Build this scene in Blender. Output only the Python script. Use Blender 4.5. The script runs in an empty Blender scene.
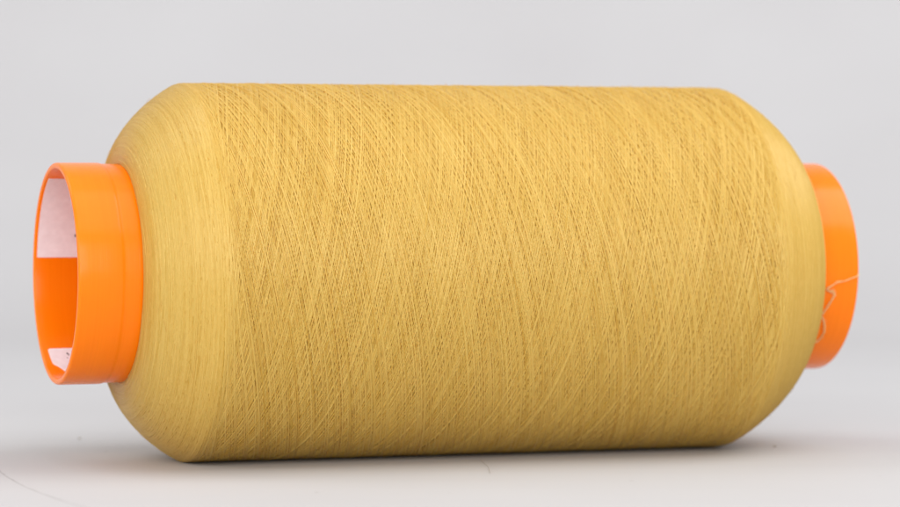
import bpy, math, random
import numpy as np
from mathutils import Vector

U = 0.03                      # metres per tube radius
rng = np.random.default_rng(7)
random.seed(7)
scene = bpy.context.scene
col = scene.collection
YAW = 0.3298
RW = 1.7258                   # radius of the wound package, in tube radii

# ------------------------------------------------------------------ camera
cam_d = bpy.data.cameras.new("camera")
cam = bpy.data.objects.new("camera", cam_d)
col.objects.link(cam)
cam_d.sensor_fit = 'HORIZONTAL'
cam_d.sensor_width = 36.0
cam_d.lens = 36.0 * 3216.1 / 900.0
cam.location = (-0.0035 * U, -30.1228 * U, (RW + 1.0682) * U)
cam.rotation_mode = 'XYZ'
cam.rotation_euler = (math.pi / 2 - 0.0304, -0.0019, 0)
cam_d.clip_start = 0.05
cam_d.clip_end = 60
cam_d.dof.use_dof = True
cam_d.dof.focus_distance = 0.845
cam_d.dof.aperture_fstop = 12.0
scene.camera = cam

# ------------------------------------------------------------------ light
world = bpy.data.worlds.new("World")
scene.world = world
world.use_nodes = True
bg = world.node_tree.nodes['Background']
bg.inputs['Color'].default_value = (0.93, 0.95, 1.0, 1)
bg.inputs['Strength'].default_value = 0.72


def area_light(name, loc, target, sx, sy, power, color):
    d = bpy.data.lights.new(name, 'AREA')
    d.shape = 'RECTANGLE'
    d.size, d.size_y = sx, sy
    d.energy = power
    d.color = color
    o = bpy.data.objects.new(name, d)
    col.objects.link(o)
    o.location = loc
    z = (Vector(loc) - Vector(target)).normalized()
    x = Vector((math.cos(YAW), math.sin(YAW), 0))
    y = z.cross(x).normalized()
    x = y.cross(z)
    from mathutils import Matrix
    o.rotation_euler = Matrix((x, y, z)).transposed().to_euler()
    return o


ax = Vector((math.cos(YAW), math.sin(YAW), 0))
pv = Vector((math.sin(YAW), -math.cos(YAW), 0))        # towards the camera, square to the spool


def uvh(u, v, h):
    return tuple(ax * u + pv * v + Vector((0, 0, h)))


area_light("softbox_main", uvh(0.80, 0.32, 1.05), (0, 0, 0.05), 0.85, 1.05, 9.0, (1.0, 0.985, 0.975))
area_light("softbox_ceiling", uvh(0.02, 0.42, 1.20), (0, 0, 0.05), 0.62, 1.15, 2.6, (1.0, 0.985, 0.97))
area_light("softbox_fill", uvh(-0.50, 1.50, 0.52), (0, 0, 0.05), 1.5, 0.9, 17.5, (1.0, 0.985, 0.97))
area_light("added_fill_left", uvh(-1.35, 0.35, 0.55), tuple(ax * -0.09 + Vector((0, 0, 0.05))), 0.8, 0.8, 4.8, (1.0, 0.99, 0.98))  # added fill, brightens the left shoulder and the shaded floor beside it
area_light("added_fill_back", uvh(-0.85, -0.55, 1.25), tuple(ax * -0.45 + pv * -0.25), 0.9, 0.7, 4.6, (1.0, 0.985, 0.97))  # unseen extra lamp, added to lift the floor and backdrop at rear left
scene.view_settings.view_transform = 'Standard'
scene.view_settings.look = 'None'
scene.view_settings.gamma = 1
scene.view_settings.use_curve_mapping = False
scene.view_settings.exposure = 0.0
scene.cycles.max_bounces = 16
scene.cycles.diffuse_bounces = 10


# ------------------------------------------------------------------ helpers
def mesh_obj(name, verts, faces, mats, parent=None, smooth=True, uv=None, mat_idx=None):
    me = bpy.data.meshes.new(name)
    v = np.asarray(verts, dtype=np.float32)
    if isinstance(faces, np.ndarray):                  # (n,4) fast path
        n = len(faces)
        me.vertices.add(len(v))
        me.vertices.foreach_set("co", v.ravel())
        me.loops.add(n * 4)
        me.loops.foreach_set("vertex_index", faces.astype(np.int32).ravel())
        me.polygons.add(n)
        me.polygons.foreach_set("loop_start", np.arange(0, n * 4, 4, dtype=np.int32))
        me.polygons.foreach_set("loop_total", np.full(n, 4, dtype=np.int32))
        me.update(calc_edges=True)
        me.validate()
    else:
        me.from_pydata([tuple(map(float, p)) for p in v], [], faces)
    if uv is not None:
        lay = me.uv_layers.new(name="UVMap")
        li = np.zeros(len(me.loops), dtype=np.int32)
        me.loops.foreach_get("vertex_index", li)
        lay.data.foreach_set("uv", np.asarray(uv, dtype=np.float32)[li].ravel())
    for m in (mats if isinstance(mats, (list, tuple)) else [mats]):
        me.materials.append(m)
    if smooth:
        me.polygons.foreach_set("use_smooth", np.ones(len(me.polygons), dtype=bool))
    if mat_idx is not None:
        me.polygons.foreach_set("material_index", np.asarray(mat_idx, dtype=np.int32))
    me.update()
    o = bpy.data.objects.new(name, me)
    col.objects.link(o)
    if parent is not None:
        o.parent = parent
    return o


def material(name):
    m = bpy.data.materials.new(name)
    m.use_nodes = True
    nt = m.node_tree
    return m, nt, nt.nodes, nt.links, nt.nodes['Principled BSDF']


def lathe(profile, seg, closed):
    """ring grid about the X axis from (a, r) points -> verts, quads"""
    P = np.asarray(profile)
    ph = np.linspace(0, 2 * np.pi, seg, endpoint=False)
    n = len(P)
    V = np.stack([np.repeat(P[:, 0], seg),
                  (P[:, 1][:, None] * np.cos(ph)[None]).ravel(),
                  (P[:, 1][:, None] * np.sin(ph)[None]).ravel()], 1)
    rows = n if closed else n - 1
    i = np.arange(rows)[:, None]
    j = np.arange(seg)[None]
    i2 = (i + 1) % n
    j2 = (j + 1) % seg
    F = np.stack([i * seg + j + 0 * i, i2 * seg + j, i2 * seg + j2, i * seg + j2], -1).reshape(-1, 4)
    return V, F


# ------------------------------------------------------------------ materials
# white sweep: matte board with faint mottling, a few stains and one scuff line
m_board, nt, N, L, B = material("white_board")
tc = N.new('ShaderNodeTexCoord')
n1 = N.new('ShaderNodeTexNoise'); n1.inputs['Scale'].default_value = 9; n1.inputs['Detail'].default_value = 4
n2 = N.new('ShaderNodeTexNoise'); n2.inputs['Scale'].default_value = 900; n2.inputs['Detail'].default_value = 2
L.new(tc.outputs['Object'], n1.inputs['Vector'])
L.new(tc.outputs['Object'], n2.inputs['Vector'])
cr = N.new('ShaderNodeValToRGB')
cr.color_ramp.elements[0].position = 0.3; cr.color_ramp.elements[0].color = (0.505, 0.495, 0.496, 1)
cr.color_ramp.elements[1].position = 0.7; cr.color_ramp.elements[1].color = (0.525, 0.517, 0.518, 1)
L.new(n1.outputs['Fac'], cr.inputs['Fac'])
vo = N.new('ShaderNodeTexVoronoi'); vo.inputs['Scale'].default_value = 62; vo.inputs['Randomness'].default_value = 1
L.new(tc.outputs['Object'], vo.inputs['Vector'])
lt = N.new('ShaderNodeMapRange'); lt.inputs['From Min'].default_value = 0.03; lt.inputs['From Max'].default_value = 0.055
lt.inputs['To Min'].default_value = 1; lt.inputs['To Max'].default_value = 0
L.new(vo.outputs['Distance'], lt.inputs['Value'])
sep = N.new('ShaderNodeSeparateColor'); L.new(vo.outputs['Color'], sep.inputs['Color'])
gt = N.new('ShaderNodeMapRange'); gt.inputs['From Min'].default_value = 0.72; gt.inputs['From Max'].default_value = 1.0
gt.inputs['To Max'].default_value = 0.45
L.new(sep.outputs['Red'], gt.inputs['Value'])
mu = N.new('ShaderNodeMath'); mu.operation = 'MULTIPLY'
L.new(lt.outputs['Result'], mu.inputs[0]); L.new(gt.outputs['Result'], mu.inputs[1])
mx = N.new('ShaderNodeMix'); mx.data_type = 'RGBA'
L.new(mu.outputs[0], mx.inputs['Factor'])
L.new(cr.outputs['Color'], mx.inputs['A'])
mx.inputs['B'].default_value = (0.22, 0.19, 0.17, 1)
sp = N.new('ShaderNodeSeparateXYZ'); L.new(tc.outputs['Object'], sp.inputs['Vector'])
wz = N.new('ShaderNodeTexNoise'); wz.inputs['Scale'].default_value = 110; L.new(tc.outputs['Object'], wz.inputs['Vector'])


def math_node(op, a, b):
    q = N.new('ShaderNodeMath'); q.operation = op
    for k_, v_ in enumerate((a, b)):
        if hasattr(v_, 'is_linked'):
            L.new(v_, q.inputs[k_])
        else:
            q.inputs[k_].default_value = v_
    return q.outputs[0]


dx = math_node('SUBTRACT', sp.outputs['X'], 0.2961)
dy = math_node('SUBTRACT', sp.outputs['Y'], 0.0509)
dd = math_node('SQRT', math_node('ADD', math_node('MULTIPLY', dx, dx), math_node('MULTIPLY', dy, dy)), 0.0)
dd = math_node('ADD', dd, math_node('MULTIPLY', math_node('SUBTRACT', wz.outputs['Fac'], 0.5), 0.0010))
off = math_node('ABSOLUTE', math_node('SUBTRACT', dd, 0.4283), 0.0)
ln_ = N.new('ShaderNodeMapRange'); ln_.inputs['From Min'].default_value = 0.0001; ln_.inputs['From Max'].default_value = 0.0006
ln_.inputs['To Min'].default_value = 1; ln_.inputs['To Max'].default_value = 0
L.new(off, ln_.inputs['Value'])
seg_ = math_node('MULTIPLY', math_node('LESS_THAN', sp.outputs['X'], -0.085), math_node('LESS_THAN', sp.outputs['Y'], 0.0))
fade = math_node('MULTIPLY', math_node('MULTIPLY', ln_.outputs['Result'], seg_), math_node('MULTIPLY', wz.outputs['Fac'], 0.55))
mx2 = N.new('ShaderNodeMix'); mx2.data_type = 'RGBA'
L.new(fade, mx2.inputs['Factor']); L.new(mx.outputs['Result'], mx2.inputs['A'])
mx2.inputs['B'].default_value = (0.20, 0.19, 0.18, 1)
L.new(mx2.outputs['Result'], B.inputs['Base Color'])
B.inputs['Roughness'].default_value = 0.72
B.inputs['Specular IOR Level'].default_value = 0.25
bp = N.new('ShaderNodeBump'); bp.inputs['Strength'].default_value = 0.08; bp.inputs['Distance'].default_value = 0.0003
L.new(n2.outputs['Fac'], bp.inputs['Height']); L.new(bp.outputs['Normal'], B.inputs['Normal'])


def plastic(name, base):
    m, nt, N, L, B = material(name)
    tc = N.new('ShaderNodeTexCoord')
    mp = N.new('ShaderNodeMapping'); mp.inputs['Scale'].default_value = (2600, 12, 12)
    ns = N.new('ShaderNodeTexNoise'); ns.inputs['Scale'].default_value = 1; ns.inputs['Detail'].default_value = 3
    L.new(tc.outputs['Object'], mp.inputs['Vector']); L.new(mp.outputs['Vector'], ns.inputs['Vector'])
    bp = N.new('ShaderNodeBump'); bp.inputs['Strength'].default_value = 0.12; bp.inputs['Distance'].default_value = 0.0002
    L.new(ns.outputs['Fac'], bp.inputs['Height']); L.new(bp.outputs['Normal'], B.inputs['Normal'])
    n2 = N.new('ShaderNodeTexNoise'); n2.inputs['Scale'].default_value = 60; n2.inputs['Detail'].default_value = 3
    L.new(tc.outputs['Object'], n2.inputs['Vector'])
    mr = N.new('ShaderNodeMapRange'); mr.inputs['To Min'].default_value = 0.18; mr.inputs['To Max'].default_value = 0.27
    L.new(n2.outputs['Fac'], mr.inputs['Value']); L.new(mr.outputs['Result'], B.inputs['Roughness'])
    wr_ = N.new('ShaderNodeMapping'); wr_.inputs['Scale'].default_value = (1500, 25, 25)
    n3 = N.new('ShaderNodeTexNoise'); n3.inputs['Scale'].default_value = 1; n3.inputs['Detail'].default_value = 5
    L.new(tc.outputs['Object'], wr_.inputs['Vector']); L.new(wr_.outputs['Vector'], n3.inputs['Vector'])
    c3 = N.new('ShaderNodeValToRGB')
    c3.color_ramp.elements[0].position = 0.35; c3.color_ramp.elements[0].color = tuple(0.975 * q for q in base[:3]) + (1,)
    c3.color_ramp.elements[1].position = 0.65; c3.color_ramp.elements[1].color = (base[0], base[1] * 1.03, base[2] + 0.001, 1)
    L.new(n3.outputs['Fac'], c3.inputs['Fac']); L.new(c3.outputs['Color'], B.inputs['Base Color'])
    B.inputs['Specular IOR Level'].default_value = 0.23
    B.inputs['Subsurface Weight'].default_value = 0.25
    B.inputs['Subsurface Radius'].default_value = (1.0, 0.35, 0.05)
    B.inputs['Subsurface Scale'].default_value = 0.002
    return m


m_orange = plastic("orange_plastic", (0.93, 0.203, 0.001, 1))

# thread: uv.x runs along the strand in millimetres, uv.y is a random id per strand
m_thread, nt, N, L, B = material("gold_thread")
uvn = N.new('ShaderNodeUVMap'); uvn.uv_map = "UVMap"
mp = N.new('ShaderNodeMapping'); mp.inputs['Scale'].default_value = (1.0, 50.0, 1.0)
L.new(uvn.outputs['UV'], mp.inputs['Vector'])
na = N.new('ShaderNodeTexNoise'); na.inputs['Scale'].default_value = 1.1; na.inputs['Detail'].default_value = 3
na.inputs['Roughness'].default_value = 0.65
L.new(mp.outputs['Vector'], na.inputs['Vector'])
cr = N.new('ShaderNodeValToRGB')
cr.color_ramp.elements[0].position = 0.32; cr.color_ramp.elements[0].color = (0.67, 0.432, 0.064, 1)
cr.color_ramp.elements[1].position = 0.68; cr.color_ramp.elements[1].color = (0.90, 0.675, 0.182, 1)
# slow noise: each strand keeps its own slightly lighter or darker tone along its length
mp2 = N.new('ShaderNodeMapping'); mp2.inputs['Scale'].default_value = (0.012, 37.0, 1.0)
L.new(uvn.outputs['UV'], mp2.inputs['Vector'])
nb = N.new('ShaderNodeTexNoise'); nb.inputs['Scale'].default_value = 1.0; nb.inputs['Detail'].default_value = 1
L.new(mp2.outputs['Vector'], nb.inputs['Vector'])
mxa = N.new('ShaderNodeMix'); mxa.data_type = 'FLOAT'; mxa.inputs['Factor'].default_value = 0.72
L.new(na.outputs['Fac'], mxa.inputs['A']); L.new(nb.outputs['Fac'], mxa.inputs['B'])
L.new(mxa.outputs['Result'], cr.inputs['Fac'])
L.new(cr.outputs['Color'], B.inputs['Base Color'])
B.inputs['Roughness'].default_value = 0.32
B.inputs['Specular IOR Level'].default_value = 0.75
B.inputs['Sheen Weight'].default_value = 0.0
B.inputs['Sheen Roughness'].default_value = 0.4
B.inputs['Sheen Tint'].default_value = (1.0, 0.88, 0.55, 1)
B.inputs['Specular Tint'].default_value = (1.0, 0.90, 0.66, 1)
bpt = N.new('ShaderNodeBump'); bpt.inputs['Strength'].default_value = 0.30; bpt.inputs['Distance'].default_value = 0.00012
L.new(na.outputs['Fac'], bpt.inputs['Height']); L.new(bpt.outputs['Normal'], B.inputs['Normal'])
tr_ = N.new('ShaderNodeBsdfTranslucent'); tr_.inputs['Color'].default_value = (0.95, 0.53, 0.055, 1)
ms = N.new('ShaderNodeMixShader'); ms.inputs['Fac'].default_value = 0.33
L.new(B.outputs['BSDF'], ms.inputs[1]); L.new(tr_.outputs['BSDF'], ms.inputs[2])
L.new(ms.outputs['Shader'], N['Material Output'].inputs['Surface'])

m_paper, nt, N, L, B = material("label_paper")
tc = N.new('ShaderNodeTexCoord')
n1 = N.new('ShaderNodeTexNoise'); n1.inputs['Scale'].default_value = 500; n1.inputs['Detail'].default_value = 4
L.new(tc.outputs['Object'], n1.inputs['Vector'])
cr = N.new('ShaderNodeValToRGB')
cr.color_ramp.elements[0].position = 0.3; cr.color_ramp.elements[0].color = (0.80, 0.74, 0.76, 1)
cr.color_ramp.elements[1].position = 0.7; cr.color_ramp.elements[1].color = (0.87, 0.82, 0.84, 1)
L.new(n1.outputs['Fac'], cr.inputs['Fac']); L.new(cr.outputs['Color'], B.inputs['Base Color'])
B.inputs['Roughness'].default_value = 0.7
m_ink, nt, N, L, B = material("black_ink")
B.inputs['Base Color'].default_value = (0.03, 0.025, 0.03, 1)
B.inputs['Roughness'].default_value = 0.6
m_lint, nt, N, L, B = material("lint_grey")
B.inputs['Base Color'].default_value = (0.38, 0.34, 0.28, 1)
B.inputs['Roughness'].default_value = 0.8

# ------------------------------------------------------------------ setting: white sweep
prof = []
y0, y1, rad, top = -1.6, 0.55, 0.50, 2.2
for y in np.linspace(y0, y1, 24):
    prof.append((y, 0.0))
for t in np.linspace(0, np.pi / 2, 24)[1:]:
    prof.append((y1 + rad * math.sin(t), rad * (1 - math.cos(t))))
for z in np.linspace(rad, top, 12)[1:]:
    prof.append((y1 + rad, z))
prof = np.array(prof)
xs = np.linspace(-2.2, 2.2, 23)
V = np.array([(x, p[0], p[1]) for p in prof for x in xs])
nx = len(xs)
F = np.array([(i * nx + j, i * nx + j + 1, (i + 1) * nx + j + 1, (i + 1) * nx + j)
              for i in range(len(prof) - 1) for j in range(nx - 1)])
sweep = mesh_obj("white_backdrop", V, F, m_board)
sweep["kind"] = "structure"
sweep["label"] = "seamless white board table top curving up into the pale grey backdrop"

# ------------------------------------------------------------------ the spool
spool = bpy.data.objects.new("thread_spool", None)
spool.empty_display_size = 0.05
col.objects.link(spool)
spool.location = (0, 0, 0)
spool.rotation_euler = (0, 0, YAW)
spool["label"] = "large spool of gold thread lying on its side on an orange plastic tube"
spool["category"] = "thread spool"
ZC = RW * U


def place(V):
    """tube-radius units about the spool axis -> metres above the table"""
    V = np.asarray(V, dtype=np.float64) * U
    V[:, 2] += ZC
    return V


# --- core tube: rim, main barrel, groove and narrower neck; plain barrel at the other end
def arc(cx, cr, r, a0, a1, n=6):
    return [(cx + r * math.cos(math.radians(a)), cr + r * math.sin(math.radians(a))) for a in np.linspace(a0, a1, n)]


ro, ri = 1.0, 0.945
tl, tr = -3.758, 3.747
pf = []
pf += arc(tl + 0.022, ro - 0.022, 0.022, 180, 90, 6)
pf += [(tl + 0.10, ro), (-3.50, ro)]
pf += [(-3.385, ro), (-3.365, ro - 0.002), (-3.350, ro - 0.007), (-3.338, ro - 0.010), (-3.325, ro - 0.010),
       (-3.15, ro - 0.012), (-2.9, ro - 0.02)]
pf += [(0.0, ro - 0.02), (2.9, ro - 0.02), (3.0, ro - 0.004), (3.2, ro), (tr - 0.12, ro)]
pf += arc(tr - 0.022, ro - 0.022, 0.022, 90, 0, 6)
pf += arc(tr - 0.016, ri + 0.016, 0.016, 0, -90, 4)
pf += [(tr - 0.15, ri), (0.0, ri - 0.03), (tl + 0.15, ri)]
pf += arc(tl + 0.016, ri + 0.016, 0.016, 270, 180, 4)
V, F = lathe(pf, 192, True)
tube = mesh_obj("core_tube", place(V), F, m_orange, spool)
# fix winding so normals face outwards
import bmesh
bm = bmesh.new(); bm.from_mesh(tube.data); bmesh.ops.recalc_face_normals(bm, faces=bm.faces); bm.to_mesh(tube.data); bm.free()


# --- paper labels stuck to the inside of the tube (curved sheets with thickness)
def inner_point(a, deg, r):
    return (a, r * math.cos(math.radians(deg)), r * math.sin(math.radians(deg)))


def rounded_outline(pts, rad, n=6):
    """round the corners of a polygon in (a, deg*scale) space"""
    out = []
    k = len(pts)
    for i in range(k):
        p0, p1, p2 = (np.array(pts[(i + q) % k], float) for q in (-1, 0, 1))
        d0 = p0 - p1; d2 = p2 - p1
        r = min(rad, 0.45 * np.linalg.norm(d0), 0.45 * np.linalg.norm(d2))
        s = p1 + d0 / np.linalg.norm(d0) * r
        e = p1 + d2 / np.linalg.norm(d2) * r
        for t in np.linspace(0, 1, n):
            out.append((1 - t) ** 2 * s + 2 * t * (1 - t) * p1 + t * t * e)
    return out


def inside_label(name, corners, rad, r_in, marks=()):
    """corners are (axial, angle in degrees) on the tube's inner wall"""
    k = math.radians(1) * r_in
    bm = bmesh.new()

    def patch(poly, r, mi, grid=4.0, thick=0.006):
        vs = [bm.verts.new((p[0], p[1], 0)) for p in poly]
        f = bm.faces.new(vs)
        geom = [f] + list(f.edges) + vs
        ys = [p[1] for p in poly]
        y = math.floor(min(ys) / k / grid) * grid + grid
        while y * k < max(ys):
            r_ = bmesh.ops.bisect_plane(bm, geom=geom, plane_co=(0, y * k, 0), plane_no=(0, 1, 0))
            geom = r_['geom']
            y += grid
        fs = [g for g in geom if isinstance(g, bmesh.types.BMFace)]
        vv = {v for f_ in fs for v in f_.verts}
        ext = bmesh.ops.extrude_face_region(bm, geom=fs)['geom']
        new = {g for g in ext if isinstance(g, bmesh.types.BMVert)}
        allf = set()
        for v in vv | new:
            allf.update(v.link_faces)
        for f_ in allf:
            f_.material_index = mi
        for v in vv:
            v.co = inner_point(v.co.x, v.co.y / k, r)
        for v in new:
            v.co = inner_point(v.co.x, v.co.y / k, r - thick)

    patch(rounded_outline([(a, d * k) for a, d in corners], rad), r_in, 0)
    for poly in marks:
        patch([(a, d * k) for a, d in poly], r_in - 0.006, 1, thick=0.002)
    bmesh.ops.recalc_face_normals(bm, faces=bm.faces)
    for v in bm.verts:
        v.co = Vector((v.co.x * U, v.co.y * U, v.co.z * U + ZC))
    me = bpy.data.meshes.new(name)
    bm.to_mesh(me); bm.free()
    me.materials.append(m_paper); me.materials.append(m_ink)
    o = bpy.data.objects.new(name, me)
    col.objects.link(o)
    o.parent = tube
    return o


lab = inside_label("paper_label", [(-3.728, 64.5), (-3.728, 7.2), (-2.75, 7.2), (-2.75, 64.5)], 0.012, ri - 0.001,
                   [[(-3.385, 19.2), (-3.362, 19.2), (-3.362, 20.8), (-3.385, 20.8)]])
lab["label"] = "plain pinkish white paper label high inside the tube"
# clipped black characters at the hidden edge of the lower label
mk = [[(-3.534, -53.0), (-3.527, -52.8), (-3.518, -53.6), (-3.512, -54.6), (-3.514, -55.6),
       (-3.519, -55.5), (-3.524, -54.6), (-3.533, -54.0)],
      [(-3.543, -57.3), (-3.533, -57.2), (-3.532, -57.7), (-3.542, -57.8)]]
lab2 = inside_label("paper_label", [(-3.697, -49.2), (-3.687, -63.0), (-3.648, -65.8), (-3.612, -70.5), (-3.595, -76.0), (-2.9, -76.0), (-2.9, -48.8)],
                    0.030, ri - 0.001, mk)
lab2["label"] = "small white label with rounded corners and black print low inside the tube"


# --- wound thread
def side_profile(a0, r0, ac, n, m, cnt=40):
    t = 1 - np.linspace(1, 0, cnt) ** 1.5
    rho = (1 - (1 - t) ** n) ** (1 / m)
    return np.stack([a0 + (ac - a0) * t, r0 + (RW - r0) * rho], 1)


left = side_profile(-3.19, 1.04, -2.60, 1.2, 1.65)
right = side_profile(3.377, 1.0, 2.66, 1.15, 1.65)[::-1]
P = np.vstack([[[-3.18, 0.985], [-3.187, 1.01]], left, np.stack([np.linspace(left[-1, 0], right[0, 0], 60)[1:-1], np.full(58, RW)], 1), right, [[3.372, 0.985]]])
# soften the shoulders
for _ in range(3):
    Q = P.copy()
    Q[1:-1] = 0.25 * P[:-2] + 0.5 * P[1:-1] + 0.25 * P[2:]
    P = Q
seg_l = np.linalg.norm(np.diff(P, axis=0), axis=1)
S = np.concatenate([[0], np.cumsum(seg_l)])
ST = S[-1]
s_cl = np.interp(left[-1, 0], P[:, 0], S)      # arc length where the barrel starts / ends
s_cr = np.interp(right[0, 0], P[:, 0], S)


def at_s(s):
    return np.interp(s, S, P[:, 0]), np.interp(s, S, P[:, 1])


# normals of the profile
dP = np.gradient(P, S, axis=0)
NA, NR = -dP[:, 1], dP[:, 0]

TR = 0.0070                   # strand radius
NT = 900                      # traverses
SEG = 64
tilt_c = math.tan(math.radians(10.5))
verts_all, faces_all, uv_all = [], [], []
base_i = 0


def add_strand(C, Nn, Bn, rad, uid, k=5, arc_len=None):
    """tube of k sides around centreline C (n,3) with frame Nn, Bn"""
    global base_i
    n = len(C)
    ang = np.arange(k) * 2 * np.pi / k + 0.3
    r = rad if np.ndim(rad) else np.full(n, rad)
    V = C[:, None] + r[:, None, None] * (np.cos(ang)[None, :, None] * Nn[:, None] + np.sin(ang)[None, :, None] * Bn[:, None])
    i = np.arange(n - 1)[:, None]; j = np.arange(k)[None]
    j2 = (j + 1) % k
    F = np.stack([i * k + j, i * k + j2, (i + 1) * k + j2, (i + 1) * k + j], -1).reshape(-1, 4) + base_i
    if arc_len is None:
        arc_len = np.concatenate([[0], np.cumsum(np.linalg.norm(np.diff(C, axis=0), axis=1))])
    uv = np.stack([np.repeat(arc_len * U * 1000, k), np.full(n * k, uid)], 1)
    verts_all.append(V.reshape(-1, 3)); faces_all.append(F); uv_all.append(uv)
    base_i += n * k


def pack(s, tilt):
    return s


LAYERS = 5
PER = NT // LAYERS            # strands in one layer, half of them in each direction
layer_tilt = [math.tan(math.radians(a_)) for a_ in (11.2, 12.8, 11.8, 13.4, 12.4)]
layer_phase = rng.random(LAYERS * 2)
for q in range(NT):
    # integrate s(phi) for one traverse: fast across the barrel, slow on the shoulders
    lay = q // PER
    k_in = (q % PER) // 2
    tc_ = layer_tilt[lay] * (1 + 0.008 * rng.standard_normal())
    te_ = math.tan(math.radians(2.5)) * (1 + 0.2 * rng.standard_normal() * 0.5)
    lo = 0.005 + 0.04 * rng.random(); hi = ST - 0.005 - 0.04 * rng.random()
    # narrow transition that differs from strand to strand
    wl, wr = s_cl + rng.normal(0.07, 0.018), s_cr + rng.normal(-0.05, 0.02)
    s = lo; ss = [lo]
    dphi = 2 * math.pi / SEG
    while s < hi:
        w = 1 / (1 + math.exp(-(s - wl) / 0.03)) * 1 / (1 + math.exp((s - wr) / 0.03))
        r = float(np.interp(s, S, P[:, 1]))
        s += dphi * r * (te_ + (tc_ - te_) * w)
        ss.append(s)
    ss = np.array(ss)
    n = len(ss)
    direction = 1 if q % 2 == 0 else -1
    if direction < 0:
        ss = ss[::-1]
    ph = (k_in / (PER / 2) + layer_phase[lay * 2 + q % 2]) * 2 * math.pi + rng.normal(0, 0.026) + (np.arange(n) - int(np.argmin(np.abs(ss - 0.5 * ST)))) * dphi
    # low-frequency wander in position and in depth so strands weave over one another
    x = np.linspace(0, 1, n)
    wob = sum(rng.normal(0, 1) * np.sin(2 * np.pi * (f * x + rng.random())) for f in (3, 7, 13)) * 0.0025
    dep = sum(rng.normal(0, 1) * np.sin(2 * np.pi * (f * x + rng.random())) for f in (5, 11, 23)) * 0.0013
    dep += rng.uniform(-0.002, 0.002) - 0.0031 * (LAYERS - 1 - lay) + 0.0017 * direction * (1 if lay % 2 == 0 else -1) + 0.004
    ss2 = np.clip(ss + wob, 0.0, ST)
    cyl = 0.65 + 0.35 / (1 + np.exp(-(ss2 - wl) / 0.05)) / (1 + np.exp((ss2 - wr) / 0.05))
    dep = dep * cyl
    a, r = at_s(ss2)
    na, nr = np.interp(ss2, S, NA), np.interp(ss2, S, NR)
    ln = np.hypot(na, nr); na /= ln; nr /= ln
    Nn = np.stack([na, nr * np.cos(ph), nr * np.sin(ph)], 1)
    C = np.stack([a, r * np.cos(ph), r * np.sin(ph)], 1) + (dep - 0.010)[:, None] * Nn
    T = np.gradient(C, axis=0); T /= np.linalg.norm(T, axis=1)[:, None]
    Bn = np.cross(T, Nn); Bn /= np.linalg.norm(Bn, axis=1)[:, None]
    add_strand(C, Nn, Bn, TR * (1 + 0.10 * rng.standard_normal()), rng.random() * 40, k=4)

# fine stray fibres standing just off the surface
for q in range(650):
    s0 = rng.random() * ST
    n = 9
    tt = np.linspace(0, 1, n)
    length = rng.uniform(0.05, 0.17)
    dirs = rng.uniform(-0.5, 0.5)
    a, r = at_s(np.clip(s0 + tt * length * dirs, 0, ST))
    ph = rng.random() * 2 * np.pi + tt * length * rng.choice([-1, 1]) / r
    lift = rng.uniform(0.004, 0.022) * np.sin(np.pi * tt ** rng.uniform(0.6, 1.4)) + 0.004
    r = r + lift
    C = np.stack([a, r * np.cos(ph), r * np.sin(ph)], 1)
    T = np.gradient(C, axis=0); T /= np.linalg.norm(T, axis=1)[:, None]
    Nn = np.stack([0 * a, np.cos(ph), np.sin(ph)], 1)
    Bn = np.cross(T, Nn); Bn /= np.linalg.norm(Bn, axis=1)[:, None]
    add_strand(C, Nn, Bn, 0.0010, rng.random() * 40, k=3)

# solid package under the outer strands
Pb = P.copy()
Pb[:, 0] += -0.014 * NA; Pb[:, 1] += -0.014 * NR
V, F = lathe(Pb, 192, False)
verts_all.append(V); faces_all.append(F[:, ::-1] + base_i)
uv_all.append(np.stack([np.tile(np.arange(192) * 0.5, len(Pb)), np.repeat(np.arange(len(Pb)) * 0.31, 192)], 1))
V = np.concatenate(verts_all); F = np.concatenate(faces_all); UVs = np.concatenate(uv_all)
winding = mesh_obj("thread_winding", place(V), F, m_thread, spool, uv=UVs)

# --- loose thread end lying on the far end of the tube
pts = [(3.735, -2.6), (3.711, -3.7), (3.654, -4.5), (3.583, -6.1), (3.51, -6.5), (3.457, -8.4), (3.400, -10.6),
       (3.430, -11.2), (3.476, -11.4), (3.497, -13.7), (3.458, -17.6), (3.42, -22.2), (3.378, -24.7), (3.410, -27.0),
       (3.439, -29.9), (3.465, -35.4), (3.456, -40.4), (3.425, -42.6), (3.37, -43.6)]
pts = np.array(pts)


def smooth_path(p, m):
    d = np.concatenate([[0], np.cumsum(np.linalg.norm(np.diff(p * np.array([1, 0.0175]), axis=0), axis=1))])
    t = np.linspace(0, d[-1], m)
    q = np.stack([np.interp(t, d, p[:, 0]), np.interp(t, d, p[:, 1])], 1)
    for _ in range(6):
        q[1:-1] = 0.25 * q[:-2] + 0.5 * q[1:-1] + 0.25 * q[2:]
    return q


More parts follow.
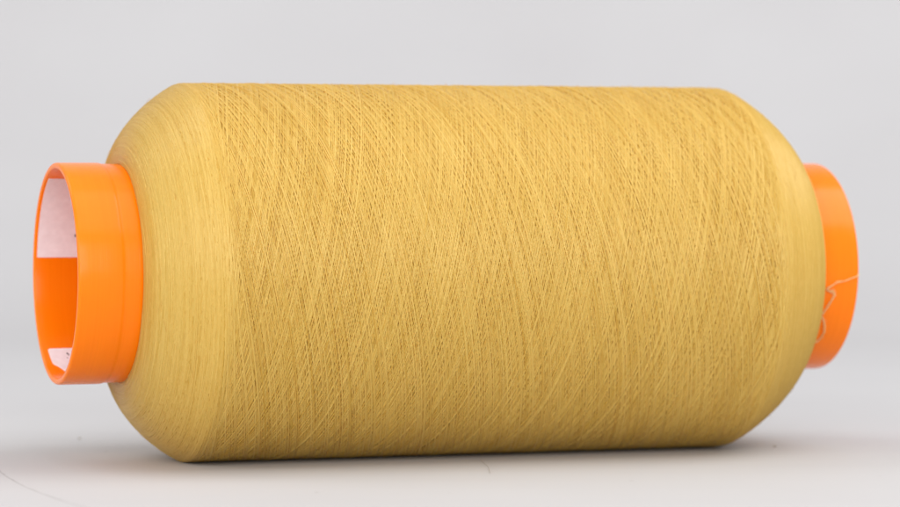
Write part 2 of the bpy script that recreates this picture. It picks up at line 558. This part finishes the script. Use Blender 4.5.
q = smooth_path(pts, 160)
verts_all, faces_all, uv_all, base_i = [], [], [], 0
for off, ph_ in ((0.006, 0.0), (0.006, np.pi)):          # two plies twisted together
    t = np.arange(len(q))
    tw = t * 0.55 + ph_
    off = 0.0065 + 0.0035 * np.sin(t * 0.17 + ph_ * 1.7) + 0.0015 * rng.standard_normal(len(t)).cumsum() / 12
    r = 1.013 + 0.010 * np.abs(np.sin(t * 0.11)) + off * np.sin(tw)
    a = q[:, 0] + off * np.cos(tw)
    ang = np.radians(q[:, 1]) + 0.3 * off * np.cos(tw)
    C = np.stack([a, -r * np.cos(ang), r * np.sin(ang)], 1)
    T = np.gradient(C, axis=0); T /= np.linalg.norm(T, axis=1)[:, None]
    Nn = np.stack([0 * a, -np.cos(ang), np.sin(ang)], 1)
    Bn = np.cross(T, Nn); Bn /= np.linalg.norm(Bn, axis=1)[:, None]
    Nn = np.cross(Bn, T)
    add_strand(C, Nn, Bn, 0.0040, 3.0 + ph_, k=6)
for k_ in range(26):                                       # frayed filaments leaving the two plies
    i0 = rng.integers(4, len(q) - 16)
    m_ = int(rng.integers(7, 15))
    t = np.linspace(0, 1, m_)
    a = q[i0:i0 + m_, 0] + rng.normal(0, 0.016) * t + 0.004 * np.sin(t * 9 + k_)
    ang = np.radians(q[i0:i0 + m_, 1] + rng.normal(0, 1.0) * t)
    r = 1.016 + 0.022 * rng.random() * t
    C = np.stack([a, -r * np.cos(ang), r * np.sin(ang)], 1)
    T = np.gradient(C, axis=0); T /= np.linalg.norm(T, axis=1)[:, None]
    Nn = np.stack([0 * a, -np.cos(ang), np.sin(ang)], 1)
    Bn = np.cross(T, Nn); Bn /= np.linalg.norm(Bn, axis=1)[:, None]
    Nn = np.cross(Bn, T)
    add_strand(C, Nn, Bn, 0.0018, 9.0 + k_, k=4)
m_loose = m_thread.copy(); m_loose.name = "pale_thread"
for nd in m_loose.node_tree.nodes:
    if nd.type == 'VALTORGB':
        nd.color_ramp.elements[0].color = (0.80, 0.60, 0.25, 1)
        nd.color_ramp.elements[1].color = (0.90, 0.76, 0.42, 1)
loose = mesh_obj("loose_thread", place(np.concatenate(verts_all)), np.concatenate(faces_all), m_loose, spool, uv=np.concatenate(uv_all))
loose["label"] = "pale loose thread end curling over the far end of the orange tube"

# ------------------------------------------------------------------ small bits on the table


def fibre(name, pts, rad):
    pts = np.array(pts, float)
    d = np.concatenate([[0], np.cumsum(np.linalg.norm(np.diff(pts, axis=0), axis=1))])
    t = np.linspace(0, d[-1], 40)
    C = np.stack([np.interp(t, d, pts[:, c]) for c in range(3)], 1)
    for _ in range(30):
        C[1:-1] = 0.25 * C[:-2] + 0.5 * C[1:-1] + 0.25 * C[2:]
    T = np.gradient(C, axis=0); T /= np.linalg.norm(T, axis=1)[:, None]
    Nn = np.tile([0.0, 0.0, 1.0], (40, 1))
    Bn = np.cross(T, Nn)
    k = 6
    ang = np.arange(k) * 2 * np.pi / k
    V = C[:, None] + rad * (np.cos(ang)[None, :, None] * Nn[:, None] + np.sin(ang)[None, :, None] * Bn[:, None])
    i = np.arange(39)[:, None]; j = np.arange(k)[None]; j2 = (j + 1) % k
    F = np.stack([i * k + j, i * k + j2, (i + 1) * k + j2, (i + 1) * k + j], -1).reshape(-1, 4)
    return mesh_obj(name, V.reshape(-1, 3), F, m_lint)


fb = fibre("lint_fibre", [(0.0083, -0.0200, 0.0004), (0.0092, -0.030, 0.0002), (0.0104, -0.042, 0.0003), (0.0106, -0.058, 0.0002)], 0.00005)
fb["label"] = "fine pale lint fibre on the white table in front of the spool"
fb["category"] = "lint fibre"


def speck(x, y, r, label):
    bm = bmesh.new()
    bmesh.ops.create_icosphere(bm, subdivisions=2, radius=r)
    for v in bm.verts:
        k = 1 + random.uniform(-0.25, 0.25)
        v.co = Vector((v.co.x * k * 1.2, v.co.y * k, v.co.z * k * 0.5))
    zmin = min(v.co.z for v in bm.verts)
    for v in bm.verts:
        v.co.z -= zmin
    me = bpy.data.meshes.new("dust_speck"); bm.to_mesh(me); bm.free()
    me.materials.append(m_lint)
    o = bpy.data.objects.new("dust_speck", me)
    col.objects.link(o); o.location = (x, y, 0)
    o["label"] = label; o["category"] = "speck"; o["group"] = "dust specks on the white table"


speck(-0.1093, 0.0438, 0.00042, "tiny grey dust speck on the white table below the open left tube end")
speck(0.0938, 0.0220, 0.00045, "tiny grey dust speck on the white table beside the lower right of the spool")
